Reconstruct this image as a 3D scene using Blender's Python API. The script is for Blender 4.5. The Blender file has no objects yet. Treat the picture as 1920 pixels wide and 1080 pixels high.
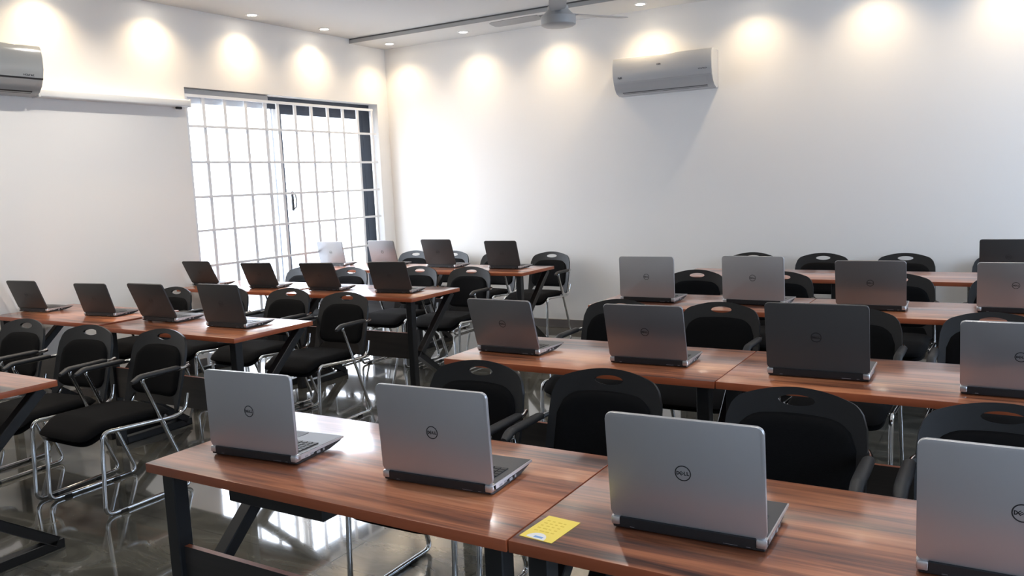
import bpy, bmesh, math, random
from mathutils import Vector, Matrix
random.seed(7)
SC = bpy.context.scene
COL = SC.collection
PI = math.pi
R = math.radians

# ------------------------------------------------------------------ materials
def mat(name, col, rough=.5, metal=0.0, spec=.5, coat=0.0):
    m = bpy.data.materials.new(name); m.use_nodes = True
    b = m.node_tree.nodes['Principled BSDF']
    b.inputs['Base Color'].default_value = (*col, 1)
    b.inputs['Roughness'].default_value = rough
    b.inputs['Metallic'].default_value = metal
    b.inputs['Specular IOR Level'].default_value = spec
    b.inputs['Coat Weight'].default_value = coat
    return m

def nodes(m):
    nt = m.node_tree
    return nt, nt.nodes, nt.links, nt.nodes['Principled BSDF']

def noise_bump(m, scale=60, strength=.1, dist=.002, stretch=(1, 1, 1)):
    nt, N, L, b = nodes(m)
    tc = N.new('ShaderNodeTexCoord'); mp = N.new('ShaderNodeMapping'); mp.inputs['Scale'].default_value = stretch
    nz = N.new('ShaderNodeTexNoise'); nz.inputs['Scale'].default_value = scale; nz.inputs['Detail'].default_value = 4
    bp = N.new('ShaderNodeBump'); bp.inputs['Strength'].default_value = strength; bp.inputs['Distance'].default_value = dist
    L.new(tc.outputs['Object'], mp.inputs[0]); L.new(mp.outputs[0], nz.inputs['Vector'])
    L.new(nz.outputs['Fac'], bp.inputs['Height']); L.new(bp.outputs[0], b.inputs['Normal'])

def wood(name, stops, rough, coat, sx=1.2, sy=26):
    m = mat(name, (.2, .1, .06), rough, 0, .5, coat)
    nt, N, L, b = nodes(m)
    tc = N.new('ShaderNodeTexCoord'); oi = N.new('ShaderNodeObjectInfo')
    ml = N.new('ShaderNodeMath'); ml.operation = 'MULTIPLY'; ml.inputs[1].default_value = 37
    ad = N.new('ShaderNodeVectorMath'); ad.operation = 'ADD'
    cx = N.new('ShaderNodeCombineXYZ')
    L.new(oi.outputs['Random'], ml.inputs[0])
    for i in range(3): L.new(ml.outputs[0], cx.inputs[i])
    L.new(tc.outputs['Object'], ad.inputs[0]); L.new(cx.outputs[0], ad.inputs[1])
    mp = N.new('ShaderNodeMapping'); mp.inputs['Scale'].default_value = (sx, sy, sy)
    L.new(ad.outputs[0], mp.inputs[0])
    wide = N.new('ShaderNodeMapping'); wide.inputs['Scale'].default_value = (.9, 7, 7)
    L.new(ad.outputs[0], wide.inputs[0])
    n1 = N.new('ShaderNodeTexNoise'); n1.inputs['Scale'].default_value = 1.6; n1.inputs['Detail'].default_value = 7
    n1.inputs['Roughness'].default_value = .62; n1.inputs['Distortion'].default_value = .6
    n2 = N.new('ShaderNodeTexNoise'); n2.inputs['Scale'].default_value = 1.1; n2.inputs['Detail'].default_value = 3
    L.new(mp.outputs[0], n1.inputs['Vector']); L.new(wide.outputs[0], n2.inputs['Vector'])
    mx = N.new('ShaderNodeMix'); mx.data_type = 'FLOAT'; mx.inputs[0].default_value = .55
    L.new(n1.outputs['Fac'], mx.inputs[2]); L.new(n2.outputs['Fac'], mx.inputs[3])
    cr = N.new('ShaderNodeValToRGB')
    el = cr.color_ramp.elements
    el[0].position, el[0].color = stops[0][0], (*stops[0][1], 1)
    el[1].position, el[1].color = stops[-1][0], (*stops[-1][1], 1)
    for p, c in stops[1:-1]:
        e = el.new(p); e.color = (*c, 1)
    L.new(mx.outputs[0], cr.inputs[0]); L.new(cr.outputs[0], b.inputs['Base Color'])
    return m

M = {}
M['wood'] = wood('red brown laminate', [(.37, (.052, .021, .014)), (.46, (.25, .083, .039)), (.55, (.48, .17, .075)), (.65, (.62, .27, .135))], .30, .85)
M['wood'].node_tree.nodes['Principled BSDF'].inputs['Coat Roughness'].default_value = .14
M['edge'] = wood('laminate edge band', [(.3, (.27, .062, .022)), (.7, (.37, .095, .036))], .4, 0)
M['darkwood'] = wood('dark oak panel', [(.35, (.012, .010, .009)), (.65, (.035, .029, .026))], .4, 0)
M['black_metal'] = mat('black powder coat', (.007, .007, .0075), .42)
M['chrome'] = mat('chrome tube', (.72, .72, .72), .1, 1)
M['black_plastic'] = mat('black shell plastic', (.0075, .0075, .008), .44, 0, .4); noise_bump(M['black_plastic'], 260, .12, .001)
M['black_fabric'] = mat('black mesh fabric', (.0035, .0035, .004), .9, 0, .12); noise_bump(M['black_fabric'], 420, .5, .001)
M['arm_pad'] = mat('arm pad rubber', (.012, .012, .013), .55)
M['glide'] = mat('rubber glide', (.01, .01, .01), .6)
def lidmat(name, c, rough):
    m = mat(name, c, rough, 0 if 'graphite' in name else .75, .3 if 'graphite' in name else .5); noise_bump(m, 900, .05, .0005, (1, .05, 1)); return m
M['lid_silver'] = lidmat('brushed silver lid', (.50, .50, .51), .38)
M['lid_half_shaded'] = lidmat('half_shaded lid', (.27, .265, .27), .36)  # silver lid toned down, its dimmer reflections put into the colour
M['lid_shade_toned'] = lidmat('graphite lid', (.052, .051, .050), .40)  # same silver lid, dark reflections of chairs and desks painted into the colour
M['laptop_black'] = mat('laptop black plastic', (.012, .012, .013), .38)
M['deck'] = mat('laptop deck', (.065, .065, .068), .38, .2)
M['deck_rim'] = mat('laptop silver rim', (.66, .66, .67), .28, .9)
M['keys'] = mat('laptop keys', (.012, .012, .013), .45)
M['screen'] = mat('laptop screen glass', (.008, .008, .01), .12)
M['emblem'] = mat('dark emblem', (.012, .012, .014), .4)
M['wall'] = mat('off white wall paint', (.85, .825, .785), .75, 0, .3); noise_bump(M['wall'], 30, .04, .002)
M['ceil'] = mat('white ceiling paint', (.68, .68, .665), .8, 0, .3)
M['fascia'] = mat('grey painted fascia', (.42, .42, .41), .7, 0, .3)
M['groove'] = mat('dark shadow gap', (.12, .12, .12), .8)
M['base_tile'] = mat('taupe skirting tile', (.16, .145, .137), .25)
M['white_metal'] = mat('white painted steel', (.80, .81, .82), .4)
M['slate'] = mat('slate grey aluminium', (.040, .052, .075), .4, .2)
M['alu'] = mat('grey aluminium track', (.42, .43, .45), .35, .5)
M['ac_white'] = mat('air conditioner white plastic', (.70, .70, .69), .3)
M['ac_panel'] = mat('air conditioner silver panel', (.52, .52, .515), .22, .2)
M['ac_grey'] = mat('air conditioner mirror grey', (.36, .365, .355), .14, .1)
M['ac_dark'] = mat('air conditioner dark slot', (.03, .03, .03), .4)
M['case_white'] = mat('screen case white', (.74, .74, .72), .45)
M['fan'] = mat('fan off white enamel', (.42, .42, .41), .38)
M['paper'] = mat('yellow paper', (.95, .72, .12), .6)
M['paper_white'] = mat('white print', (.85, .82, .78), .6)
M['paper_blue'] = mat('blue print', (.22, .38, .66), .6)
M['paper_ochre'] = mat('ochre print', (.78, .55, .05), .6)
M['plaster_out'] = mat('outside plaster', (.78, .78, .78), .8)
M['paving'] = mat('outside paving', (.55, .54, .52), .8)
M['ring'] = mat('downlight ring', (.8, .8, .8), .35)
m = bpy.data.materials.new('window glass'); m.use_nodes = True; M['glass'] = m
nt = m.node_tree; nt.nodes.clear()
o_ = nt.nodes.new('ShaderNodeOutputMaterial'); mix = nt.nodes.new('ShaderNodeMixShader'); fr = nt.nodes.new('ShaderNodeFresnel')
tr = nt.nodes.new('ShaderNodeBsdfTransparent'); gl = nt.nodes.new('ShaderNodeBsdfGlossy'); gl.inputs['Roughness'].default_value = .02
tr.inputs[0].default_value = (.86, .89, .94, 1)
ge = nt.nodes.new('ShaderNodeNewGeometry'); mm = nt.nodes.new('ShaderNodeMath'); mm.operation = 'SUBTRACT'; mm.inputs[0].default_value = 1
mp_ = nt.nodes.new('ShaderNodeMath'); mp_.operation = 'MULTIPLY'
nt.links.new(ge.outputs['Backfacing'], mm.inputs[1]); nt.links.new(mm.outputs[0], mp_.inputs[0]); nt.links.new(fr.outputs[0], mp_.inputs[1])
nt.links.new(mp_.outputs[0], mix.inputs[0]); nt.links.new(tr.outputs[0], mix.inputs[1]); nt.links.new(gl.outputs[0], mix.inputs[2]); nt.links.new(mix.outputs[0], o_.inputs[0])
m = mat('downlight lamp', (1, 1, 1)); M['lamp'] = m
b = m.node_tree.nodes['Principled BSDF']; b.inputs['Emission Color'].default_value = (1, .93, .82, 1); b.inputs['Emission Strength'].default_value = 14
# polished porcelain floor: dark grey tiles with soft clouding and thin joints
m = mat('polished grey tile', (.1, .1, .1), .07, 0, .9, .6); M['floor'] = m
nt, N, L, b = nodes(m)
tc = N.new('ShaderNodeTexCoord')
mp = N.new('ShaderNodeMapping'); mp.inputs['Scale'].default_value = (1.3, 2.6, 1); mp.inputs['Rotation'].default_value = (0, 0, .5)
n1 = N.new('ShaderNodeTexNoise'); n1.inputs['Scale'].default_value = 1.7; n1.inputs['Detail'].default_value = 8; n1.inputs['Roughness'].default_value = .65; n1.inputs['Distortion'].default_value = 1.2
cr = N.new('ShaderNodeValToRGB'); cr.color_ramp.elements[0].position = .32; cr.color_ramp.elements[0].color = (.055, .053, .044, 1)
cr.color_ramp.elements[1].position = .72; cr.color_ramp.elements[1].color = (.17, .165, .14, 1)
br = N.new('ShaderNodeTexBrick'); br.offset = 0; br.inputs['Scale'].default_value = 1; br.inputs['Brick Width'].default_value = .6; br.inputs['Row Height'].default_value = .6
br.inputs['Mortar Size'].default_value = .0025; br.inputs['Mortar'].default_value = (.055, .053, .048, 1)
L.new(tc.outputs['Object'], mp.inputs[0]); L.new(mp.outputs[0], n1.inputs['Vector']); L.new(n1.outputs['Fac'], cr.inputs[0])
L.new(tc.outputs['Object'], br.inputs['Vector']); L.new(cr.outputs[0], br.inputs['Color1']); L.new(cr.outputs[0], br.inputs['Color2'])
L.new(br.outputs['Color'], b.inputs['Base Color'])

# ------------------------------------------------------------------ mesh helpers
def mk(name, bm, ms, parent=None, smooth=35, link=True):
    me = bpy.data.meshes.new(name)
    bmesh.ops.recalc_face_normals(bm, faces=bm.faces[:])
    bm.to_mesh(me); bm.free()
    for x in (ms if isinstance(ms, (list, tuple)) else [ms]): me.materials.append(x)
    if smooth:
        me.polygons.foreach_set('use_smooth', [True] * len(me.polygons))
        me.set_sharp_from_angle(angle=R(smooth))
    o = bpy.data.objects.new(name, me); COL.objects.link(o)
    if parent: o.parent = parent
    return o

def tag(o, label=None, cat=None, group=None, kind=None):
    if label: o['label'] = label
    if cat: o['category'] = cat
    if group: o['group'] = group
    if kind: o['kind'] = kind
    return o

def thing(name, label, cat, loc=(0, 0, 0), rz=0, group=None):
    o = bpy.data.objects.new(name, None); COL.objects.link(o)
    o.empty_display_size = .05; o.location = loc; o.rotation_euler = (0, 0, rz)
    return tag(o, label, cat, group)

def copy_tree(o, parent=None):
    c = o.copy(); COL.objects.link(c)
    if parent: c.parent = parent
    for ch in list(o.children): copy_tree(ch, c)
    return c

def box(bm, x0, x1, y0, y1, z0, z1, bevel=0, seg=2, mi=0):
    r = bmesh.ops.create_cube(bm, size=1)
    vs = r['verts']
    for v in vs:
        v.co = Vector(((x0 + x1) / 2 + v.co.x * (x1 - x0), (y0 + y1) / 2 + v.co.y * (y1 - y0), (z0 + z1) / 2 + v.co.z * (z1 - z0)))
    fs = list({f for v in vs for f in v.link_faces})
    for f in fs: f.material_index = mi
    if bevel:
        es = list({e for v in vs for e in v.link_edges})
        bmesh.ops.bevel(bm, geom=es, offset=bevel, segments=seg, profile=.5, affect='EDGES')
    return vs

def bar(bm, a, b, w, h, up=(0, 0, 1), bevel=.003):
    """square bar from a to b; w across, h along 'up'"""
    a, b = Vector(a), Vector(b); d = (b - a); ln = d.length; d.normalize()
    s = d.cross(Vector(up)).normalized(); u = s.cross(d)
    r = bmesh.ops.create_cube(bm, size=1); vs = r['verts']; c = (a + b) / 2
    for v in vs: v.co = c + d * v.co.x * ln + s * v.co.y * w + u * v.co.z * h
    if bevel: bmesh.ops.bevel(bm, geom=list({e for v in vs for e in v.link_edges}), offset=bevel, segments=1, affect='EDGES')

def fillet(pts, rad, n=6):
    pts = [Vector(p) for p in pts]
    out = [pts[0]]
    for i in range(1, len(pts) - 1):
        p, a, b = pts[i], pts[i - 1], pts[i + 1]
        r = rad[i - 1] if isinstance(rad, (list, tuple)) else rad
        d1 = (a - p); d2 = (b - p)
        t = min(r, d1.length * .48, d2.length * .48)
        s = p + d1.normalized() * t; e = p + d2.normalized() * t
        for k in range(n + 1):
            u = k / n
            out.append(s * (1 - u) ** 2 + p * 2 * u * (1 - u) + e * u * u)
    out.append(pts[-1])
    return out

def tube(bm, pts, r, seg=10):
    pts = [Vector(p) for p in pts]
    q = [pts[0]]
    for p in pts[1:]:
        if (p - q[-1]).length > 1e-5: q.append(p)
    pts = q
    t0 = (pts[1] - pts[0]).normalized()
    nrm = t0.orthogonal().normalized(); rings = []; prev = t0
    for i, p in enumerate(pts):
        if i == 0: t = t0
        elif i == len(pts) - 1: t = (pts[i] - pts[i - 1]).normalized()
        else: t = ((pts[i] - pts[i - 1]).normalized() + (pts[i + 1] - pts[i]).normalized()).normalized()
        nrm = prev.rotation_difference(t) @ nrm; prev = t
        bn = t.cross(nrm)
        rings.append([bm.verts.new(p + (nrm * math.cos(2 * PI * k / seg) + bn * math.sin(2 * PI * k / seg)) * r) for k in range(seg)])
    for a, b in zip(rings, rings[1:]):
        for k in range(seg): bm.faces.new((a[k], a[(k + 1) % seg], b[(k + 1) % seg], b[k]))
    bm.faces.new(rings[0]); bm.faces.new(rings[-1][::-1])

def lathe(bm, prof, c=(0, 0, 0), seg=32):
    rings = []
    for r, z in prof:
        if r < 1e-6: rings.append([bm.verts.new((c[0], c[1], c[2] + z))])
        else: rings.append([bm.verts.new((c[0] + r * math.cos(2 * PI * k / seg), c[1] + r * math.sin(2 * PI * k / seg), c[2] + z)) for k in range(seg)])
    for a, b in zip(rings, rings[1:]):
        for k in range(seg):
            k2 = (k + 1) % seg
            if len(a) == 1 and len(b) == 1: continue
            if len(a) == 1: bm.faces.new((a[0], b[k], b[k2]))
            elif len(b) == 1: bm.faces.new((a[k], a[k2], b[0]))
            else: bm.faces.new((a[k], a[k2], b[k2], b[k]))

def prism(bm, outline, axis_fn, t0, t1):
    """extrude 2-D outline; axis_fn(p, t) -> 3-D"""
    a = [bm.verts.new(axis_fn(p, t0)) for p in outline]; b = [bm.verts.new(axis_fn(p, t1)) for p in outline]
    n = len(outline); caps = [bm.faces.new(a[::-1]), bm.faces.new(b)]
    for i in range(n): bm.faces.new((a[i], a[(i + 1) % n], b[(i + 1) % n], b[i]))
    return caps

def rrect(w0, w1, h0, h1, r, n=5):
    pts = []
    for cx, cy, a0 in ((w1 - r, h1 - r, 0), (w0 + r, h1 - r, 90), (w0 + r, h0 + r, 180), (w1 - r, h0 + r, 270)):
        for k in range(n + 1):
            a = R(a0 + 90 * k / n); pts.append((cx + r * math.cos(a), cy + r * math.sin(a)))
    return pts

# ------------------------------------------------------------------ room dimensions
XL, XR, YB, YF = -6.24, 1.9, 7.72, -3.2
H, HS = 3.182, 3.132            # ceiling, lowered strip along the back wall
YS = 7.12                      # edge of the lowered strip
T = .7664                      # table height
WT = .22                       # wall thickness
WY0, WY1, WZ1 = 4.925, 7.53, 2.505     # glazed door opening in the left wall
def struct(name, bm, ms, parent=None, smooth=0):
    o = mk(name, bm, ms, parent, smooth)
    if not parent: o['kind'] = 'structure'
    return o
bm = bmesh.new(); box(bm, XL - WT, XR + WT, YF - WT, YB + WT, -.12, 0); struct('floor', bm, M['floor'])
bm = bmesh.new(); box(bm, XL - WT, XR + WT, YF - WT, YB + WT, H, H + .15); struct('ceiling', bm, M['ceil'])
bm = bmesh.new(); box(bm, XL - WT, XR + WT, YB, YB + WT, 0, H); struct('wall_back', bm, M['wall'])
bm = bmesh.new(); box(bm, XL - WT, XR + WT, YF - WT, YF, 0, H); struct('wall_front', bm, M['wall'])
bm = bmesh.new()
box(bm, XL - WT, XL, YF, WY0, 0, H); box(bm, XL - WT, XL, WY1, YB, 0, H); box(bm, XL - WT, XL, WY0, WY1, WZ1, H)
struct('wall_left', bm, M['wall'])
# right wall with two windows outside the picture; they light the room
RW = [(-1.2, 1.6), (4.5, 7.1)]; RZ0, RZ1 = .9, 2.45
bm = bmesh.new(); ys = [YF] + [v for w in RW for v in w] + [YB]
for i in range(0, len(ys), 2): box(bm, XR, XR + WT, ys[i], ys[i + 1], 0, H)
for a, b_ in RW: box(bm, XR, XR + WT, a, b_, 0, RZ0); box(bm, XR, XR + WT, a, b_, RZ1, H)
struct('wall_right', bm, M['wall'])
for i, (a, b_) in enumerate(RW):
    w = tag(bpy.data.objects.new('window_%d' % (i + 2), None), kind='structure'); COL.objects.link(w); w.location = (XR + .1, (a + b_) / 2, RZ0)
    hw = (b_ - a) / 2; hh = RZ1 - RZ0
    bm = bmesh.new()
    for y0, y1, z0, z1 in ((-hw, hw, 0, .05), (-hw, hw, hh - .05, hh), (-hw, -hw + .05, .05, hh - .05), (hw - .05, hw, .05, hh - .05), (-.03, .03, .05, hh - .05)):
        box(bm, -.03, .03, y0, y1, z0, z1)
    mk('window_frame', bm, M['white_metal'], w, 0)
    bm = bmesh.new(); box(bm, -.004, .004, -hw + .05, -.03, .05, hh - .05); box(bm, -.004, .004, .03, hw - .05, .05, hh - .05)
    mk('pane', bm, M['glass'], w, 0)
# skirting
bm = bmesh.new(); box(bm, XL, XR, YB - .012, YB, 0, .092, .003, 1); struct('baseboard_back', bm, M['base_tile'])
bm = bmesh.new(); box(bm, XL, XL + .012, YF, WY0 - .02, 0, .092, .003, 1); struct('baseboard_left', bm, M['base_tile'])
# lowered ceiling strip with its grey fascia and dark shadow gap
bm = bmesh.new(); box(bm, XL, XR, YS + .012, YB, HS, H); struct('trim_1', bm, M['ceil'])
bm = bmesh.new(); box(bm, XL, XR, YS, YS + .012, HS, H - .014); box(bm, XL, XR, YS + .008, YS + .012, H - .014, H, mi=1)
struct('trim_2', bm, [M['fascia'], M['groove']])

# ------------------------------------------------------------------ glazed door with grille in the left wall
W = tag(bpy.data.objects.new('window_1', None), kind='structure'); COL.objects.link(W); W.location = (XL, WY0, 0)
OW = WY1 - WY0
def wbox(bm, x0, x1, y0, y1, z0, z1, bev=0): box(bm, x0, x1, y0 - WY0, y1 - WY0, z0, z1, bev, 1)
bm = bmesh.new()   # dark fixed frame
wbox(bm, -.19, -.13, WY0, WY1, 2.385, WZ1 - .002); wbox(bm, -.19, -.13, 7.405, WY1 - .002, .04, 2.385); wbox(bm, -.19, -.13, WY0, WY0 + .06, .04, 2.385); wbox(bm, -.19, -.13, WY0, WY1 - .002, 0, .04)
mk('outer_frame', bm, M['slate'], W, 0)
bm = bmesh.new()   # head track over the white sliding leaf
wbox(bm, -.115, -.045, WY0, 5.93, 2.452, WZ1 - .004, .004); wbox(bm, -.115, -.045, WY0, 5.93, 2.425, 2.436)
mk('head_track', bm, M['alu'], W, 0)
def leaf(name, x, y0, y1, z1, sw, ms):
    bm = bmesh.new(); d = .018
    for a in ((y0, y0 + sw, .03, z1), (y1 - sw, y1, .03, z1), (y0 + sw, y1 - sw, z1 - .05, z1), (y0 + sw, y1 - sw, .03, .11)):
        wbox(bm, x - d, x + d, *a)
    o = mk(name, bm, ms, W, 0)
    bm = bmesh.new(); wbox(bm, x - .003, x + .003, y0 + sw, y1 - sw, .11, z1 - .05)
    mk('pane', bm, M['glass'], o, 0); return o
leaf('sliding_leaf', -.085, WY0 + .01, 5.93, 2.425, .045, M['white_metal'])
lf = leaf('sliding_leaf', -.15, 6.062, 7.41, 2.39, .06, M['slate'])
bm = bmesh.new(); wbox(bm, -.13, -.118, 6.045, 6.13, .05, 2.385, .003); mk('meeting_stile', bm, M['white_metal'], W, 0)
bm = bmesh.new(); wbox(bm, -.13, -.112, 6.13, 6.15, .05, 2.385); mk('gasket', bm, M['slate'], W, 0)
bm = bmesh.new(); wbox(bm, -.113, -.085, 6.20, 6.225, 1.36, 1.56, .006); tube(bm, fillet([(-.085, 6.2125 - WY0, 1.38), (-.05, 6.2125 - WY0, 1.40), (-.05, 6.2125 - WY0, 1.52), (-.085, 6.2125 - WY0, 1.54)], .02), .007)
mk('handle', bm, M['black_metal'], W, 35)
bm = bmesh.new()
for y in (5.133, 5.371, 5.618, 5.855, 6.025, 6.258, 6.49, 6.733, 6.967, 7.204): wbox(bm, -.034, -.018, y - .017, y + .017, .02, 2.43)
for y in (WY0 + .016, 7.44): wbox(bm, -.036, -.014, y - .016, y + .016, .02, 2.44)
for z in (.31, .61, .915, 1.237, 1.541, 1.851, 2.169): wbox(bm, -.018, -.010, WY0, 7.5, z - .0115, z + .0115)
wbox(bm, -.036, -.012, WY0, 7.46, 2.425, 2.45); wbox(bm, -.036, -.012, WY0, 7.46, .0, .03)
mk('grille', bm, M['white_metal'], W, 0)
# outside: bright terrace and white boundary wall
bm = bmesh.new(); box(bm, XL - 9, XL - WT, 0, 14, -.2, -.08); tag(mk('terrace', bm, M['paving'], None, 0), kind='structure')
bm = bmesh.new(); box(bm, XL - 3.3, XL - 3.1, 1, 14, -.08, .95); tag(mk('wall_outside', bm, M['plaster_out'], None, 0), kind='structure')

# ------------------------------------------------------------------ desks
TL, TD, TT = 1.248, .60, .028
def make_table():
    t = thing('desk', 'x', 'desk')
    bm = bmesh.new(); box(bm, -TL / 2, TL / 2, 0, TD, T - TT, T, .002, 2)
    for f in bm.faces: f.material_index = 0 if f.normal.z > .9 or f.normal.z < -.9 else 1
    bm.normal_update()
    for f in bm.faces: f.material_index = 1 if abs(f.normal.z) < .9 else 0
    mk('tabletop', bm, [M['wood'], M['edge']], t, 30)
    for s in (-1, 1):
        x = s * (TL / 2 - .055); yn, yf = .055, TD - .05; zt = T - TT
        bm = bmesh.new(); box(bm, x - .025, x + .025, yn - .025, yn + .025, 0, zt, .003, 1); mk('leg', bm, M['black_metal'], t, 0)
        bm = bmesh.new(); bar(bm, (x, yf, zt - .005), (x, yn + .07, .335), .05, .045, (0, 1, 0)); mk('brace', bm, M['black_metal'], t, 0)
        bm = bmesh.new(); bar(bm, (x, yn + .05, .345), (x, yf - .01, .035), .05, .045, (0, 1, 0)); mk('brace', bm, M['black_metal'], t, 0)
        bm = bmesh.new(); box(bm, x - .025, x + .025, yn + .025, yf + .02, 0, .045, .003, 1); mk('foot_bar', bm, M['black_metal'], t, 0)
    bm = bmesh.new(); box(bm, -TL / 2 + .08, TL / 2 - .08, yn - .008, yn + .010, .315, .505)
    for f in bm.faces: f.material_index = 1 if f.calc_center_median().z > .5 else 0
    mk('modesty_panel', bm, [M['darkwood'], M['edge']], t, 0)
    bm = bmesh.new(); box(bm, -TL / 2 + .08, TL / 2 - .08, .5, .53, T - TT - .03, T - TT); mk('top_rail', bm, M['black_metal'], t, 0)
    return t
ROWN = {1: 'front', 2: 'second', 3: 'third', 4: 'back'}
ACS, WIN = 'on the air-conditioner side', 'on the window side'
desk0 = make_table(); first = [True]
def desk(x, y, label):
    if first[0]: o = desk0; first[0] = False
    else: o = copy_tree(desk0)
    o.location = (x, y, 0); o['label'] = label; o['group'] = 'wooden training desks'
    return o
d1 = desk(-2.173 + TL / 2, 1.46, 'red-brown desk at the aisle end of the front row, carrying two silver laptops')
desk(-2.173 + TL * 1.5 + .004, 1.462, 'red-brown front desk with the small yellow paper on its corner')
desk(-2.187 + TL / 2, 2.997, 'red-brown desk at the aisle end of the second row ' + ACS)
desk(-2.187 + TL * 1.5 + .004, 3.0, 'red-brown desk of the second row ' + ACS + ', away from the aisle')
desk(-2.25 + TL / 2, 4.635, 'red-brown desk at the aisle end of the third row ' + ACS)
desk(-2.25 + TL * 1.5 + .004, 4.635, 'red-brown desk of the third row ' + ACS + ', away from the aisle')
desk(-2.25 + TL / 2, 6.17, 'empty desk at the aisle end of the back row, under the back air conditioner')
desk(-2.25 + TL * 1.5 + .004, 6.17, 'back row desk carrying a single shade-darkened laptop before the back wall')
desk(-3.588 - TL / 2, 1.43, 'empty front row desk on the window side, only its corner in view')
desk(-3.613 - TL / 2, 3.03, 'desk at the aisle end of the second row ' + WIN)
desk(-3.613 - TL * 1.5 - .075, 3.09, 'desk by the left wall in the second row, under the screen case')
desk(-3.607 - TL / 2, 4.598, 'desk at the aisle end of the third row ' + WIN)
desk(-3.607 - TL * 1.5 - .07, 4.61, 'desk in the third row standing close to the barred glass door')
desk(-3.620 - TL / 2, 6.17, 'desk at the aisle end of the back row ' + WIN)
desk(-3.620 - TL * 1.5 - .06, 6.17, 'back row desk with two shade-greyed laptops in the corner by the glass door')
bm = bmesh.new(); box(bm, -TL / 2 + .225, -TL / 2 + .60, .105, .175, T - .118, T - TT, .004, 1)
mk('cable_box', bm, M['black_metal'], d1, 0)['label'] = 'dark cable box under the tabletop'

# ------------------------------------------------------------------ laptops
LW, LD = .338, .225
def letters(bm, s, z0):
    """D E L L strokes on the local XZ plane (y = z0), total about 3.3 s wide"""
    def quad(pts): bm.faces.new([bm.verts.new((p[0], z0, p[1])) for p in pts])
    t = .22 * s
    def rect(x0, x1, y0, y1, ang=0, c=(0, 0)):
        ps = [(x0, y0), (x1, y0), (x1, y1), (x0, y1)]
        ca, sa = math.cos(ang), math.sin(ang)
        quad([(c[0] + (p[0]) * ca - p[1] * sa, c[1] + p[0] * sa + p[1] * ca) for p in ps])
    h = .5 * s; x = -1.62 * s
    rect(x, x + t, -h, h)
    n = 8
    for k in range(n):
        a0, a1 = -PI / 2 + PI * k / n, -PI / 2 + PI * (k + 1) / n
        cx = x + t; ro, ri = .55 * s, .33 * s
        quad([(cx + ro * math.cos(a0), h / .5 / s * .5 * s * math.sin(a0)), (cx + ro * math.cos(a1), h * math.sin(a1)), (cx + ri * math.cos(a1), (h - t) * math.sin(a1)), (cx + ri * math.cos(a0), (h - t) * math.sin(a0))])
    c = (-.38 * s, 0); an = R(40); e = .45 * s
    rect(-e, -e + t, -e, e, an, c)
    for yy in (-e, -t * .4, e - t * .8): rect(-e + t, e, yy, yy + t * .8, an, c)
    for x in (.25 * s, .98 * s):
        rect(x, x + t, -h, h); rect(x + t, x + .62 * s, -h, -h + t)

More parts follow.
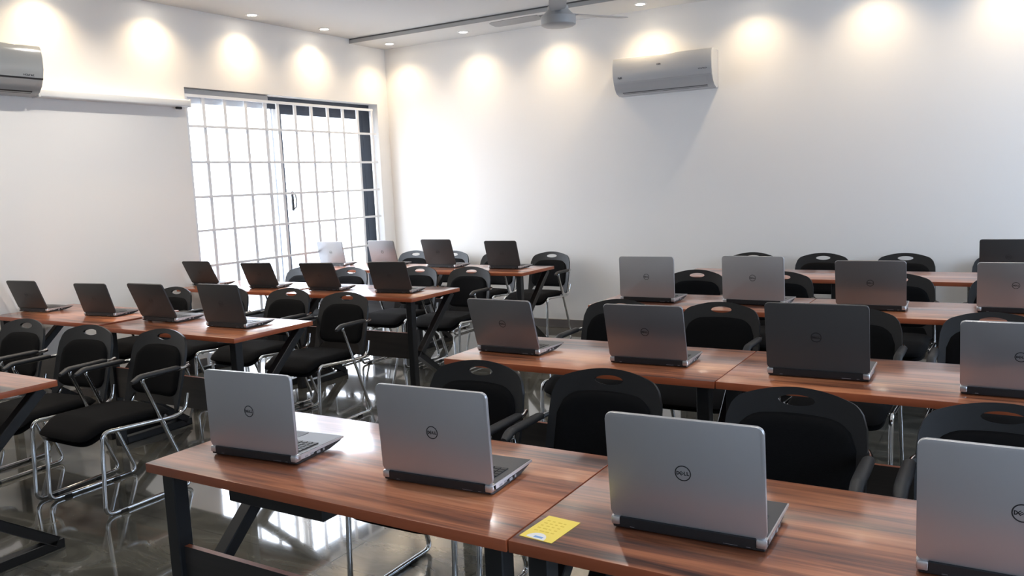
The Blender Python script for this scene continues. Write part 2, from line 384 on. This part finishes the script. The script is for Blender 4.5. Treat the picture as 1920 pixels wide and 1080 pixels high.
def make_laptop(lid_m):
    t = thing('laptop', 'x', 'laptop')
    # chassis: wedge profile in YZ, swept in X; y=0 is the rear edge, +y the user's side
    prof = [(0, .004), (.012, 0), (LD * .72, .002), (LD - .012, .012), (LD, .018), (LD, .021), (.0, .025)]
    bm = bmesh.new(); prism(bm, prof, lambda p, x: (x, p[0], p[1]), -LW / 2 + .004, LW / 2 - .004)
    bmesh.ops.bevel(bm, geom=[e for e in bm.edges if abs(e.verts[0].co.x) == abs(e.verts[1].co.x)], offset=.0015, segments=1, affect='EDGES')
    base = mk('base', bm, M['laptop_black'], t, 30)
    bm = bmesh.new()   # four feet
    for x in (-.13, .13):
        for y in (.03, .15): box(bm, x - .012, x + .012, y - .006, y + .006, -.0008, .003)
    mk('foot_pads', bm, M['glide'], base, 0)
    bm = bmesh.new()   # silver rim band round the sides
    prism(bm, [(.012, .013), (.06, .012), (.085, .018), (LD, .0185), (LD, .0245), (.004, .0275)], lambda p, x: (x, p[0], p[1]), -LW / 2, LW / 2)
    rim = mk('rim', bm, M['deck_rim'], t, 30)
    bm = bmesh.new(); prism(bm, [(.012, .0270), (LD - .002, .0240), (LD - .002, .0252), (.012, .0284)], lambda p, x: (x, p[0], p[1]), -LW / 2 + .003, LW / 2 - .003)
    deck = mk('palm_rest', bm, M['deck'], t, 30)
    bm = bmesh.new()
    sl = (.0252 - .0284) / (LD - .014)
    def dz(y): return .0284 + sl * (y - .012)
    for r in range(6):
        y = .034 + r * .0178; n = 15 if r else 17; x = -LW / 2 + .022; wtot = LW - .044
        wid = [1.0] * n
        if r == 5: wid = [1.2, 1, 1, 1.2, 5.2, 1.2, 1, 1, 1, 1]; n = len(wid)
        k = wtot / sum(wid)
        for i in range(n):
            box(bm, x + .0012, x + wid[i] * k - .0012, y - .0075, y + .0075, dz(y) - .001, dz(y) + .0024, .0008, 1); x += wid[i] * k
    mk('keyboard', bm, M['keys'], t, 0)
    bm = bmesh.new(); yt = .188; box(bm, -.06, .04, yt - .024, yt + .024, dz(yt) - .001, dz(yt) + .0006); mk('touchpad', bm, M['keys'], t, 0)
    bm = bmesh.new()   # ports on the side and the rear
    for y, w, h in ((.045, .014, .005), (.070, .013, .006), (.10, .016, .007), (.125, .007, .007)): box(bm, LW / 2 - .002, LW / 2 + .0006, y - w / 2, y + w / 2, .0135 if y < .08 else .009, .0135 + h if y < .08 else .009 + h)
    for x, w in ((-.12, .010), (.095, .030), (.132, .009)): box(bm, x - w / 2, x + w / 2, -.0008, .002, .008, .017)
    mk('ports', bm, M['alu'], t, 0)
    for s in (-1, 1):
        bm = bmesh.new(); x0, x1 = sorted((s * (LW / 2 - .022), s * (LW / 2)))
        box(bm, x0, x1, -.003, .022, .009, .0285, .004, 2); h = mk('hinge', bm, M['deck_rim'], t, 30)
    # lid: rounded plate leaning back toward -y; local plane XZ rotated about the hinge
    rot = Matrix.Identity(4)
    bm = bmesh.new(); ol = rrect(-LW / 2, LW / 2, 0, .243, .014, 6)
    prism(bm, ol, lambda p, y: rot @ Vector((p[0], y, p[1])), -.0005, .0095)
    bmesh.ops.bevel(bm, geom=[e for f in bm.faces if len(f.verts) > 8 for e in f.edges], offset=.003, segments=3, profile=.6, affect='EDGES')
    lid = mk('lid', bm, lid_m, t, 40); lid.location = (0, .002, .027)
    bm = bmesh.new(); prism(bm, rrect(-LW / 2 + .006, LW / 2 - .006, .006, .237, .008, 4), lambda p, y: rot @ Vector((p[0], y, p[1])), .009, .0104)
    mk('bezel', bm, M['laptop_black'], lid, 30)
    bm = bmesh.new(); prism(bm, rrect(-LW / 2 + .018, LW / 2 - .018, .026, .220, .002, 2), lambda p, y: rot @ Vector((p[0], y, p[1])), .0100, .0108)
    mk('screen', bm, M['screen'], lid, 0)
    bm = bmesh.new(); n = 40; ro, ri = .0175, .0152; zc = .124
    for k in range(n):
        a0, a1 = 2 * PI * k / n, 2 * PI * (k + 1) / n
        bm.faces.new([bm.verts.new((q * math.cos(a), -.0009, q * math.sin(a))) for q, a in ((ro, a0), (ro, a1), (ri, a1), (ri, a0))])
    letters(bm, .0084, -.0009)
    bmesh.ops.remove_doubles(bm, verts=bm.verts[:], dist=1e-6)
    r = bmesh.ops.extrude_face_region(bm, geom=bm.faces[:])
    for v in [g for g in r['geom'] if isinstance(g, bmesh.types.BMVert)]: v.co.y += .0008
    for v in bm.verts: v.co = rot @ (v.co + Vector((0, 0, zc)))
    mk('emblem', bm, M['emblem'], lid, 0)
    # black strip where lid meets chassis
    bm = bmesh.new(); prism(bm, [(-.0035, .010), (-.0035, .028), (.014, .034), (.02, .024), (.01, .008)], lambda p, x: (x, p[0], p[1]), -LW / 2 + .022, LW / 2 - .022)
    mk('hinge_cover', bm, M['laptop_black'], t, 30)
    return t
protos = {k: make_laptop(M[k]) for k in ('lid_silver', 'lid_half_shaded', 'lid_shade_toned')}
used = set()
def laptop(k, x, y, ang, label, w=.338, tilt=10):
    o = protos[k]
    if k in used: o = copy_tree(o)
    used.add(k)
    o.location = (x, y, T + .0008); o.rotation_euler = (0, 0, R(ang)); o.scale = (w / LW,) * 3
    for c in o.children:
        if c.name.startswith('lid'): c.rotation_euler = (R(tilt), 0, 0)
    o['label'] = label; o['group'] = 'laptops open on the desks'
S_, G_, B_ = 'lid_silver', 'lid_half_shaded', 'lid_shade_toned'
laptop(S_, -1.887, 1.614, 5, 'silver laptop at the aisle end of the front row, nearest the desk corner', .328, 1)
laptop(S_, -1.253, 1.654, 3.2, 'silver laptop second from the aisle in the front row, just before the desk seam', .334, 3.4)
laptop(S_, -.576, 1.626, 1.6, 'silver laptop in the front row standing beside the yellow paper', .340, 5.5)
laptop(S_, .034, 1.67, 0, 'silver laptop cut by the frame in the front row, farthest from the aisle', .34, 4)
laptop(G_, -1.957, 3.179, -1.5, 'shade-greyed laptop at the aisle end of the second row ' + ACS, .336, 17)
laptop(G_, -1.272, 3.17, 2.5, 'shade-greyed laptop second from the aisle in the second row ' + ACS, .336, 15)
laptop(B_, -.602, 3.171, 1.5, 'shade-darkened laptop third from the aisle in the second row ' + ACS, .365, 10)
laptop(S_, .043, 3.112, 0, 'silver laptop cut by the frame in the second row ' + ACS, .345, 18)
laptop(S_, -1.935, 4.832, 0, 'silver laptop at the aisle end of the third row ' + ACS, .360, 2)
laptop(S_, -1.285, 4.865, -3, 'silver laptop second from the aisle in the third row ' + ACS, .366, 3)
laptop(G_, -.64, 4.833, 2, 'shade-greyed laptop third from the aisle in the third row ' + ACS, .355, 12)
laptop(S_, .036, 4.91, 0, 'silver laptop cut by the frame in the third row ' + ACS, .345, 14)
laptop(B_, .0, 6.42, 0, 'lone shade-darkened laptop on the back row desk ' + ACS, .34, 12)
laptop(B_, -6.05, 3.304, 6, 'shade-darkened laptop nearest the left wall in the second row, below the screen case', .31, 20)
laptop(B_, -5.276, 3.321, 7, 'shade-darkened laptop second from the left wall in the second row', .30, 17)
laptop(B_, -4.612, 3.296, 1, 'shade-darkened laptop third from the left wall in the second row', .336, 22)
laptop(B_, -3.955, 3.268, 2, 'shade-darkened laptop at the aisle end of the second row ' + WIN, .336, 12)
laptop(B_, -6.03, 4.80, 6, 'shade-darkened laptop in the third row before the edge of the barred door', .31, 27)
laptop(B_, -5.291, 4.787, 9, 'shade-darkened laptop second from the barred door in the third row', .30, 25)
laptop(B_, -4.617, 4.792, 8, 'shade-darkened laptop second from the aisle in the third row ' + WIN, .315, 27)
laptop(B_, -3.928, 4.793, 8, 'shade-darkened laptop at the aisle end of the third row ' + WIN, .322, 21)
laptop(G_, -6.08, 6.46, 5, 'shade-greyed laptop in the back row standing before the barred glass door', .325, 11)
laptop(G_, -5.43, 6.52, 0, 'shade-greyed laptop in the back row in front of the room corner', .335, 14)
laptop(B_, -4.693, 6.468, -3, 'shade-darkened laptop second from the aisle in the back row ' + WIN, .36, 17)
laptop(B_, -3.969, 6.453, 0, 'shade-darkened laptop at the aisle end of the back row ' + WIN, .34, 16)

# ------------------------------------------------------------------ chairs (origin on the floor, facing -y)
def smooth01(x): x = max(0, min(1, x)); return x * x * (3 - 2 * x)
HW = .232
def make_chair():
    t = thing('chair', 'x', 'chair')
    def by(x, z): return .262 + (z - .44) * .285 - .030 * (x / HW) ** 2        # leaning, slightly dished back
    # back shell grid with a handle hole
    nu, nv = 40, 44
    bm = bmesh.new(); g = {}
    for i in range(nu + 1):
        u = -1 + 2 * i / nu; au = abs(u)
        c = max(0, (au - .80) / .20); zt = .775 + .048 * (1 - u * u) - .055 * (1 - math.sqrt(max(0, 1 - c * c)))
        c2 = max(0, (au - .9) / .10); zb = .475 - .065 * smooth01((au - .72) / .2) + .02 * (1 - math.sqrt(max(0, 1 - c2 * c2)))
        for j in range(nv + 1):
            v = j / nv; z = zb + (zt - zb) * v
            x = u * HW * (1 - .05 * smooth01((z - .6) / .25) - .02 * smooth01((.6 - z) / .2))
            g[i, j] = bm.verts.new((x, by(x, z), z))
    hx, hz, hc = .061, .0175, .781
    for i in range(nu):
        for j in range(nv):
            vs = (g[i, j], g[i + 1, j], g[i + 1, j + 1], g[i, j + 1])
            c = sum((v.co for v in vs), Vector()) / 4
            if (c.x / hx) ** 2 + ((c.z - hc) / hz) ** 2 < 1: continue
            bm.faces.new(vs)
    for v in bm.verts:
        if not v.link_faces: continue
        if v.is_boundary and abs(v.co.x) < .1 and abs(v.co.z - hc) < .033 and v.co.z < .81:
            d = math.hypot(v.co.x / hx, (v.co.z - hc) / hz)
            if .5 < d < 1.6: v.co.x /= d; v.co.z = hc + (v.co.z - hc) / d; v.co.y = by(v.co.x, v.co.z)
    bmesh.ops.delete(bm, geom=[v for v in bm.verts if not v.link_faces], context='VERTS')
    bmesh.ops.recalc_face_normals(bm, faces=bm.faces[:])
    bmesh.ops.solidify(bm, geom=bm.faces[:], thickness=.013)
    back = mk('backrest', bm, M['black_plastic'], t, 50)
    # upholstered panel on the back
    bm = bmesh.new(); nu, nv = 20, 20; fr = {}; bk = {}
    for i in range(nu + 1):
        u = -1 + 2 * i / nu; au = abs(u)
        c = max(0, (au - .55) / .45); rd = .075 * (1 - math.sqrt(max(0, 1 - c * c)))
        zt = .728 + .016 * (1 - u * u) - rd; zb = .478 + rd * .6
        for j in range(nv + 1):
            v = j / nv; z = zb + (zt - zb) * v; x = u * .196
            e = min(1 - au, v, 1 - v) ; p = .016 * math.sqrt(max(0, 1 - (1 - min(1, e * 5)) ** 2))
            fr[i, j] = bm.verts.new((x, by(x, z) - .0145 - p, z))
    for i in range(nu):
        for j in range(nv): bm.faces.new((fr[i, j], fr[i + 1, j], fr[i + 1, j + 1], fr[i, j + 1]))
    bmesh.ops.recalc_face_normals(bm, faces=bm.faces[:])
    bd = [e for e in bm.edges if e.is_boundary]
    r = bmesh.ops.extrude_edge_only(bm, edges=bd)
    for v in [q for q in r['geom'] if isinstance(q, bmesh.types.BMVert)]: v.co.y += .012
    mk('back_pad', bm, M['black_fabric'], t, 60)
    # seat cushion: closed grid, rounded edges, front rolls down
    def seat(name, hw, y0, y1, ztop, th, bul, ms):
        bm = bmesh.new(); n1, n2 = 20, 24; tp = {}; bt = {}
        for i in range(n1 + 1):
            for j in range(n2 + 1):
                u = -1 + 2 * i / n1; v = -1 + 2 * j / n2
                k = (abs(u) ** 6 + abs(v) ** 6) ** (1 / 6); k = max(abs(u), abs(v)) / k if k > 0 else 1
                x = u * k * hw; y = (y0 + y1) / 2 + v * k * (y1 - y0) / 2
                ed = max(abs(u), abs(v)); q = math.sqrt(max(0, 1 - max(0, (ed - .8) / .2) ** 2))
                drop = .045 * smooth01((y0 + .13 - y) / .13) + .012 * smooth01((y - .02) / .2)
                z = ztop - drop + bul * (1 - u * u) * (1 - v * v) - .006 * (1 - abs(u)) * 0
                tp[i, j] = bm.verts.new((x, y, z - (1 - q) * th * .5)); bt[i, j] = bm.verts.new((x, y, z - bul * (1 - u * u) * (1 - v * v) - th + (1 - q) * th * .45))
        for i in range(n1):
            for j in range(n2):
                bm.faces.new((tp[i, j], tp[i + 1, j], tp[i + 1, j + 1], tp[i, j + 1])); bm.faces.new((bt[i, j], bt[i, j + 1], bt[i + 1, j + 1], bt[i + 1, j]))
        ring = [(i, 0) for i in range(n1)] + [(n1, j) for j in range(n2)] + [(i, n2) for i in range(n1, 0, -1)] + [(0, j) for j in range(n2, 0, -1)]
        for a, b in zip(ring, ring[1:] + ring[:1]): bm.faces.new((tp[a], bt[a], bt[b], tp[b]))
        return mk(name, bm, ms, t, 60)
    seat('seat', .222, -.305, .215, .462, .05, .008, M['black_fabric'])
    seat('seat_pan', .218, -.290, .205, .414, .014, 0, M['black_plastic'])
    # chrome side frames: arm tube, slanting rear leg, floor skid, front leg, seat rail, upright into the shell
    for s in (-1, 1):
        x = s * .240; xi = s * .226
        bm = bmesh.new()
        pts = fillet([(xi, .315, .645), (x, .27, .643), (x, .012, .645), (x, .045, .565), (x, .262, .012), (x, -.243, .012), (x, -.222, .424), (x, .20, .398), (xi, .272, .42), (xi, .292, .50)],
                     [.03, .05, .03, .05, .045, .045, .05, .05])
        tube(bm, pts, .0108, 10)
        fm = mk('side_frame', bm, M['chrome'], t, 60)
        for y in (.13, -.15):
            bm = bmesh.new(); box(bm, x - .013, x + .013, y - .022, y + .022, 0, .016, .003, 1); mk('glide', bm, M['glide'], fm, 0)
        bm = bmesh.new(); n = 14; secs = []
        for k in range(n + 1):
            w = k / n; y = .245 - w * .285; z = .649 - .020 * smooth01((w - .8) / .2); hw = .019 + .003 * math.sin(w * PI); th = .0145
            if k in (0, n): hw *= .7; th *= .6
            secs.append([bm.verts.new((x + hw * math.cos(a) * (1 if abs(math.cos(a)) < .99 else 1), y, z + th * math.sin(a))) for a in [2 * PI * q / 12 for q in range(12)]])
        for a, b in zip(secs, secs[1:]):
            for q in range(12): bm.faces.new((a[q], a[(q + 1) % 12], b[(q + 1) % 12], b[q]))
        bm.faces.new(secs[0]); bm.faces.new(secs[-1][::-1])
        mk('armrest', bm, M['arm_pad'], t, 60)
    for y, z in ((-.16, .4125), (.12, .397)):
        bm = bmesh.new(); tube(bm, [(-.24, y, z), (.24, y, z)], .009, 8); mk('cross_bar', bm, M['chrome'], t, 60)
    return t
chair0 = make_chair(); cfirst = [True]
def chair(hx, hy, label, rz=0):
    """placed by the middle of the hand hole (x, y)"""
    if cfirst[0]: o = chair0; cfirst[0] = False
    else: o = copy_tree(chair0)
    a = R(rz); o.location = (hx + .36 * math.sin(a), hy - .36 * math.cos(a), 0); o.rotation_euler = (0, 0, a)
    o['label'] = label; o['group'] = 'black sled-base chairs behind the desks'
K = 'black chair '
chair(-5.309, 2.86, K + 'behind the front row, third from the aisle on the window side', 4)
chair(-4.60, 2.84, K + 'behind the front row, second from the aisle on the window side', 5)
chair(-3.993, 2.89, K + 'behind the front row, at the aisle on the window side', 0)
chair(-5.80, 4.34, K + 'behind the second row, next to the left wall', 0)
chair(-5.26, 4.44, 'black chair mostly hidden by the aisle-end laptop of the second row, window side', 0)
chair(-4.673, 4.50, K + 'behind the second row, second from the aisle on the window side', 0)
chair(-4.032, 4.415, K + 'behind the second row, at the aisle on the window side', 0)
chair(-5.88, 5.87, 'black chair behind the third row, next to the barred glass door', 0)
chair(-5.314, 5.90, K + 'behind the third row, second from the barred door', 0)
chair(-4.654, 6.09, K + 'behind the third row, second from the aisle on the window side', 0)
chair(-4.09, 6.10, K + 'behind the third row, at the aisle on the window side', 0)
chair(-5.86, 7.61, K + 'against the back wall, nearest the room corner', 0)
chair(-5.33, 7.61, K + 'against the back wall, second from the room corner', 0)
chair(-4.68, 7.55, 'black chair against the back wall, hidden behind the last shade-darkened laptop', 0)
chair(-4.06, 7.56, K + 'standing free against the back wall beside the aisle', 0)
chair(-1.845, 2.79, K + 'behind the front desk, at the aisle on the air-conditioner side', 0)
chair(-1.290, 2.83, K + 'behind the front row seam, second from the aisle', 0)
chair(-.592, 2.79, K + 'behind the front row, third from the aisle on the air-conditioner side', 0)
chair(.0, 2.81, K + 'behind the front row, fourth from the aisle, cut by the frame', 0)
chair(-1.985, 4.55, 'black chair behind the second row, at the aisle on the air-conditioner side', 0)
chair(-1.385, 4.58, K + 'behind the second row, second from the aisle, air-conditioner side', 0)
chair(-.675, 4.57, 'black chair behind the shade-darkened laptop of the second row, air-conditioner side', 0)
chair(-.055, 4.57, 'black chair behind the second row, cut by the frame, air-conditioner side', 0)
chair(-2.046, 6.15, K + 'behind the third row, at the aisle, air-conditioner side', 0)
chair(-1.405, 6.13, 'black chair behind the third row, second from the aisle, air-conditioner side', 0)
chair(-.635, 6.13, 'black chair behind the third row shade-greyed laptop, air-conditioner side', 0)
chair(.01, 6.12, 'black chair behind the third row, cut by the frame, air-conditioner side', 0)
chair(-2.0, 7.60, K + 'behind the empty back desk, at the aisle end', 0)
chair(-1.386, 7.57, K + 'behind the empty back desk, second from the aisle', 0)
chair(-.738, 7.60, K + 'behind the back row, third from the aisle, air-conditioner side', 0)
chair(-.02, 7.60, 'black chair behind the lone shade-darkened laptop of the back row', 0)

# ------------------------------------------------------------------ air conditioners
def aircon(label, body_m, loc, rz, L_, marks, grey):
    t = thing('air_conditioner', label, 'air conditioner', loc, rz, 'wall air conditioners')
    # local: +x along the wall, -y out of the wall, z up from the unit's bottom
    D, Hh = .205, .345
    prof = [(0, .0), (-.075, .0), (-.125, .018), (-.165, .060), (-.190, .115), (-.203, .18), (-.205, .26), (-.198, .325), (-.185, .343), (-.17, Hh), (0, Hh)]
    bm = bmesh.new(); prism(bm, prof, lambda p, x: (x, p[0], p[1]), -L_ / 2, L_ / 2)
    bmesh.ops.bevel(bm, geom=[e for f in bm.faces if len(f.verts) > 8 for e in f.edges], offset=.005, segments=2, affect='EDGES')
    mk('casing', bm, body_m, t, 35)
    def surf(z):
        for (y0, z0), (y1, z1) in zip(prof[1:], prof[2:]):
            if z0 <= z <= z1 and z1 > z0: return y0 + (y1 - y0) * (z - z0) / (z1 - z0)
        return -D
    def strip(z0, z1, x0, x1, off, n=8):
        pf = [(surf(z0 + (z1 - z0) * k / n) - off, z0 + (z1 - z0) * k / n) for k in range(n + 1)]
        pf += [(p[0] + .012, p[1]) for p in pf[::-1]]
        bm = bmesh.new(); prism(bm, pf, lambda p, x: (x, p[0], p[1]), x0, x1); return bm
    mk('front_panel', strip(.118, .338, -L_ / 2 + .004, L_ / 2 - .004, .0035), body_m, t, 35)
    mk('louver', strip(.028, .105, -L_ / 2 + .06, L_ / 2 - .05, .003), body_m, t, 35)
    bm = strip(.106, .117, -L_ / 2 + .002, L_ / 2 - .002, .0012, 2); mk('slot', bm, M['ac_dark'] if grey else M['fascia'], t, 0)
    bm = strip(.012, .030, -L_ / 2 + .07, L_ / 2 - .06, .002, 2); mk('outlet', bm, M['ac_dark'] if grey else M['groove'], t, 0)
    for x, z, w, h in marks:
        bm = bmesh.new(); y = surf(z + h / 2) - .0048; n = max(2, int(w / .012)); cw = w / n
        for k in range(n):   # small lettering strokes
            a = x + k * cw
            box(bm, a, a + cw * .22, y, y + .006, z, z + h); box(bm, a + cw * .22, a + cw * .75, y, y + .006, z + h * (.78 if k % 2 else .4), z + h * (1 if k % 2 else .62))
            if k % 3: box(bm, a + cw * .22, a + cw * .75, y, y + .006, z, z + h * .22)
        mk('badge', bm, M['emblem'], t, 0)
    return t
aircon('white split air conditioner high on the back wall', M['ac_panel'], (-2.825, YB, 2.335), 0, .965, [(-.43, .15, .05, .028), (-.035, .245, .042, .012), (.36, .165, .085, .011)], False)
aircon('grey glossy air conditioner on the left wall above the screen case', M['ac_grey'], (XL, 3.085, 2.325), R(90), .97, [(.34, .128, .08, .012)], True)

# ------------------------------------------------------------------ roller screen case
sc = thing('wall_mounted_screen', 'white roller screen case mounted on the left wall beside the glass door', 'screen', (XL, 3.574, 2.322))
bm = bmesh.new(); prism(bm, rrect(.0, .095, .0, .062, .012, 4), lambda p, y: (p[0], y, p[1]), .02, 1.325); mk('case', bm, M['case_white'], sc, 35)
for y0, y1 in ((.0, .02), (1.325, 1.34)):
    bm = bmesh.new(); box(bm, 0, .098, y0, y1, -.003, .065, .004, 1); mk('end_cap', bm, M['case_white'], sc, 0)
bm = bmesh.new(); box(bm, .035, .06, 1.215, 1.27, -.020, -.0, .004, 1); mk('pull_tab', bm, M['black_plastic'], sc, 0)

# ------------------------------------------------------------------ ceiling fan
FX, FY, FZ = -3.06, 5.94, 2.735
f = thing('ceiling_fan', 'off-white three-blade fan hanging from the ceiling', 'fan', (FX, FY, FZ))
bm = bmesh.new(); lathe(bm, [(0, 0), (.06, .0), (.118, .006), (.134, .016), (.137, .03), (.137, .075), (.128, .085), (.095, .115), (.082, .13), (.08, .155), (.03, .16), (0, .16)], seg=40); mk('motor', bm, M['fan'], f, 35)
bm = bmesh.new(); lathe(bm, [(.0, .155), (.013, .155), (.013, H - FZ - .06), (.0, H - FZ - .06)], seg=16); mk('down_rod', bm, M['fan'], f, 35)
bm = bmesh.new(); lathe(bm, [(.0, H - FZ - .09), (.02, H - FZ - .09), (.06, H - FZ - .02), (.065, H - FZ), (0, H - FZ)], seg=28); mk('ceiling_cup', bm, M['fan'], f, 35)
for k in range(3):
    a = math.atan2(-FY, -FX) + k * 2 * PI / 3
    bm = bmesh.new(); ol = [(.16, -.052), (.24, -.064), (.45, -.066), (.60, -.062), (.625, -.045), (.63, 0), (.625, .045), (.60, .062), (.45, .066), (.24, .064), (.16, .052)]
    rm = Matrix.Rotation(a, 4, 'Z') @ Matrix.Translation((0, 0, .10)) @ Matrix.Rotation(R(7), 4, 'X')
    prism(bm, ol, lambda p, z: rm @ Vector((p[0], p[1], z)), -.002, .002); bl = mk('blade', bm, M['fan'], f, 30)
    bm = bmesh.new(); vs = box(bm, .09, .21, -.022, .022, .002, .008, .002, 1)
    for v in bm.verts: v.co = rm @ v.co
    mk('blade_bracket', bm, M['alu'], bl, 0)

# ------------------------------------------------------------------ yellow paper on the front desk
c = tag(mk('paper_card', (lambda b: (box(b, -.042, .042, -.062, .062, 0, .0009), b)[1])(bmesh.new()), M['paper'], None, 0), 'small yellow printed paper lying at the seam of the front desks', 'paper')
c.location = (-.865, 1.553, T + .0003); c.rotation_euler = (0, 0, R(-4))
bm = bmesh.new(); n = 12; prism(bm, [(-.004, -.060)] + [(-.004 + .024 * math.cos(PI - PI * k / n) , -.056 + .026 * math.sin(PI * k / n)) for k in range(n + 1)] + [(.02, -.060)], lambda p, z: (p[0], p[1], z), .0009, .0012); mk('white_patch', bm, M['paper_white'], c, 0)
bm = bmesh.new(); box(bm, -.010, .012, -.054, -.046, .0012, .0014); mk('blue_patch', bm, M['paper_blue'], c, 0)
bm = bmesh.new()
for k in range(5):
    for q in range(4):
        w = random.uniform(.006, .012); x = -.030 + q * .0145; box(bm, x, x + w, .035 - k * .014, .039 - k * .014, .0009, .0011)
mk('print_lines', bm, M['paper_ochre'], c, 0)

# ------------------------------------------------------------------ downlights
LIGHT_W = 16
def make_down():
    t = thing('downlight', 'x', 'light')
    bm = bmesh.new(); lathe(bm, [(.042, .0), (.042, -.006), (.060, -.004), (.062, .0)], seg=28); mk('ring', bm, M['ring'], t, 35)
    bm = bmesh.new(); lathe(bm, [(0, -.003), (.042, -.003), (.042, 0), (0, 0)], seg=28); mk('lens', bm, M['lamp'], t, 0)
    return t
dl0 = make_down(); dfirst = [True]
def down(x, y, z, label, power=None, tint=(1, .78, .51), cone=130):
    if dfirst[0]: o = dl0; dfirst[0] = False
    else: o = copy_tree(dl0)
    o.location = (x, y, z); o['label'] = label; o['group'] = 'recessed ceiling downlights'
    l = bpy.data.lights.new('downlight_beam', 'SPOT'); l.energy = power or LIGHT_W; l.color = tint
    l.spot_size = R(cone); l.spot_blend = 1; l.shadow_soft_size = .035
    lo = bpy.data.objects.new('downlight_beam', l); COL.objects.link(lo); lo.location = (x, y, z - .012)
names = ['lit downlight in the corner of the lowered ceiling strip', 'lit downlight of the back strip next to the corner one', 'lit downlight of the back strip half hidden by the fan motor',
         'lit downlight of the back strip above the back air conditioner', 'lit downlight of the back strip just past the air conditioner', 'lit downlight of the back strip, second past the air conditioner',
         'lit downlight of the back strip, third past the air conditioner', 'lit downlight of the back strip, fourth past the air conditioner']
for i, n_ in enumerate(names): down(-5.93 + i * .985, 7.43, HS, n_)
names = ['lit downlight along the left wall over the far part of the barred door', 'lit downlight along the left wall over the near part of the barred door', 'lit downlight along the left wall over the end of the screen case',
         'lit downlight along the left wall above the grey air conditioner', 'lit downlight along the left wall before the grey air conditioner', 'lit downlight along the left wall, farthest from the back wall']
for i, n_ in enumerate(names): down(-6.03, 6.52 - i * .945, H, n_)

names = ['lit downlight of the second line from the left wall, above the screen', 'lit downlight of the second line from the left wall, before the screen', 'lit downlight of the second line from the left wall, near the front wall',
         'added fill light over the first desks by the aisle', 'added fill light over the first desks farther right', 'added fill light over the second desks by the aisle', 'added fill light over the second desks farther right']
for (x, y), n_ in zip(((-5.30, 3.98), (-5.30, 2.6), (-5.30, 1.2), (-2.2, 1.9), (-.4, 1.9), (-2.2, 3.6), (-.4, 3.6)), names): down(x, y, H, n_, 42 if x < -5 else 24, (1, .95, .88), 150)  # the four over the desks are unseen lamps added as fill

# ------------------------------------------------------------------ sky
w = bpy.data.worlds.new('sky'); SC.world = w; w.use_nodes = True
bg = w.node_tree.nodes['Background']; bg.inputs[1].default_value = 1
wn, wl = w.node_tree.nodes, w.node_tree.links
tcw = wn.new('ShaderNodeTexCoord'); sx = wn.new('ShaderNodeSeparateXYZ'); mr = wn.new('ShaderNodeMapRange'); mr.inputs[1].default_value = -.5; mr.inputs[2].default_value = .5
mxw = wn.new('ShaderNodeMix'); mxw.data_type = 'RGBA'; mxw.inputs[6].default_value = (5.6, 5.75, 5.95, 1); mxw.inputs[7].default_value = (2.9, 3.4, 4.0, 1)   # white haze on one side, open blue sky on the other
wl.new(tcw.outputs['Generated'], sx.inputs[0]); wl.new(sx.outputs[0], mr.inputs[0]); wl.new(mr.outputs[0], mxw.inputs[0]); wl.new(mxw.outputs[2], bg.inputs[0])
def portal(loc, rot, sx, sy):
    l = bpy.data.lights.new('daylight_portal', 'AREA'); l.shape = 'RECTANGLE'; l.size = sx; l.size_y = sy; l.cycles.is_portal = True
    o = bpy.data.objects.new('daylight_portal', l); COL.objects.link(o); o.location = loc; o.rotation_euler = rot
portal((XL - WT - .01, (WY0 + WY1) / 2, WZ1 / 2), (0, R(-90), 0), WZ1, OW)
for a, b_ in RW: portal((XR + WT + .01, (a + b_) / 2, (RZ0 + RZ1) / 2), (0, R(90), 0), RZ1 - RZ0, b_ - a)

# ------------------------------------------------------------------ camera
cam = bpy.data.cameras.new('camera'); co = bpy.data.objects.new('camera', cam); COL.objects.link(co)
cam.sensor_width = 36; cam.lens = 36 * 1554.83 / 1920; cam.clip_start = .05
yaw, pitch, roll = -.543178, .124630, -.043174
fwd = Vector((math.sin(yaw) * math.cos(pitch), math.cos(yaw) * math.cos(pitch), -math.sin(pitch)))
rt = fwd.cross(Vector((0, 0, 1))).normalized(); up = rt.cross(fwd)
r2 = rt * math.cos(roll) + up * math.sin(roll); u2 = up * math.cos(roll) - rt * math.sin(roll)
mw = Matrix((r2, u2, -fwd)).transposed().to_4x4(); mw.translation = (0, 0, 1.53732); co.matrix_world = mw
SC.camera = co
vs = SC.view_settings; vs.view_transform = 'Standard'; vs.look = 'None'; vs.gamma = 1; vs.use_curve_mapping = False; vs.exposure = 1.18
SC.cycles.use_denoising = True
SC.cycles.max_bounces = 10; SC.cycles.diffuse_bounces = 5; SC.cycles.glossy_bounces = 5
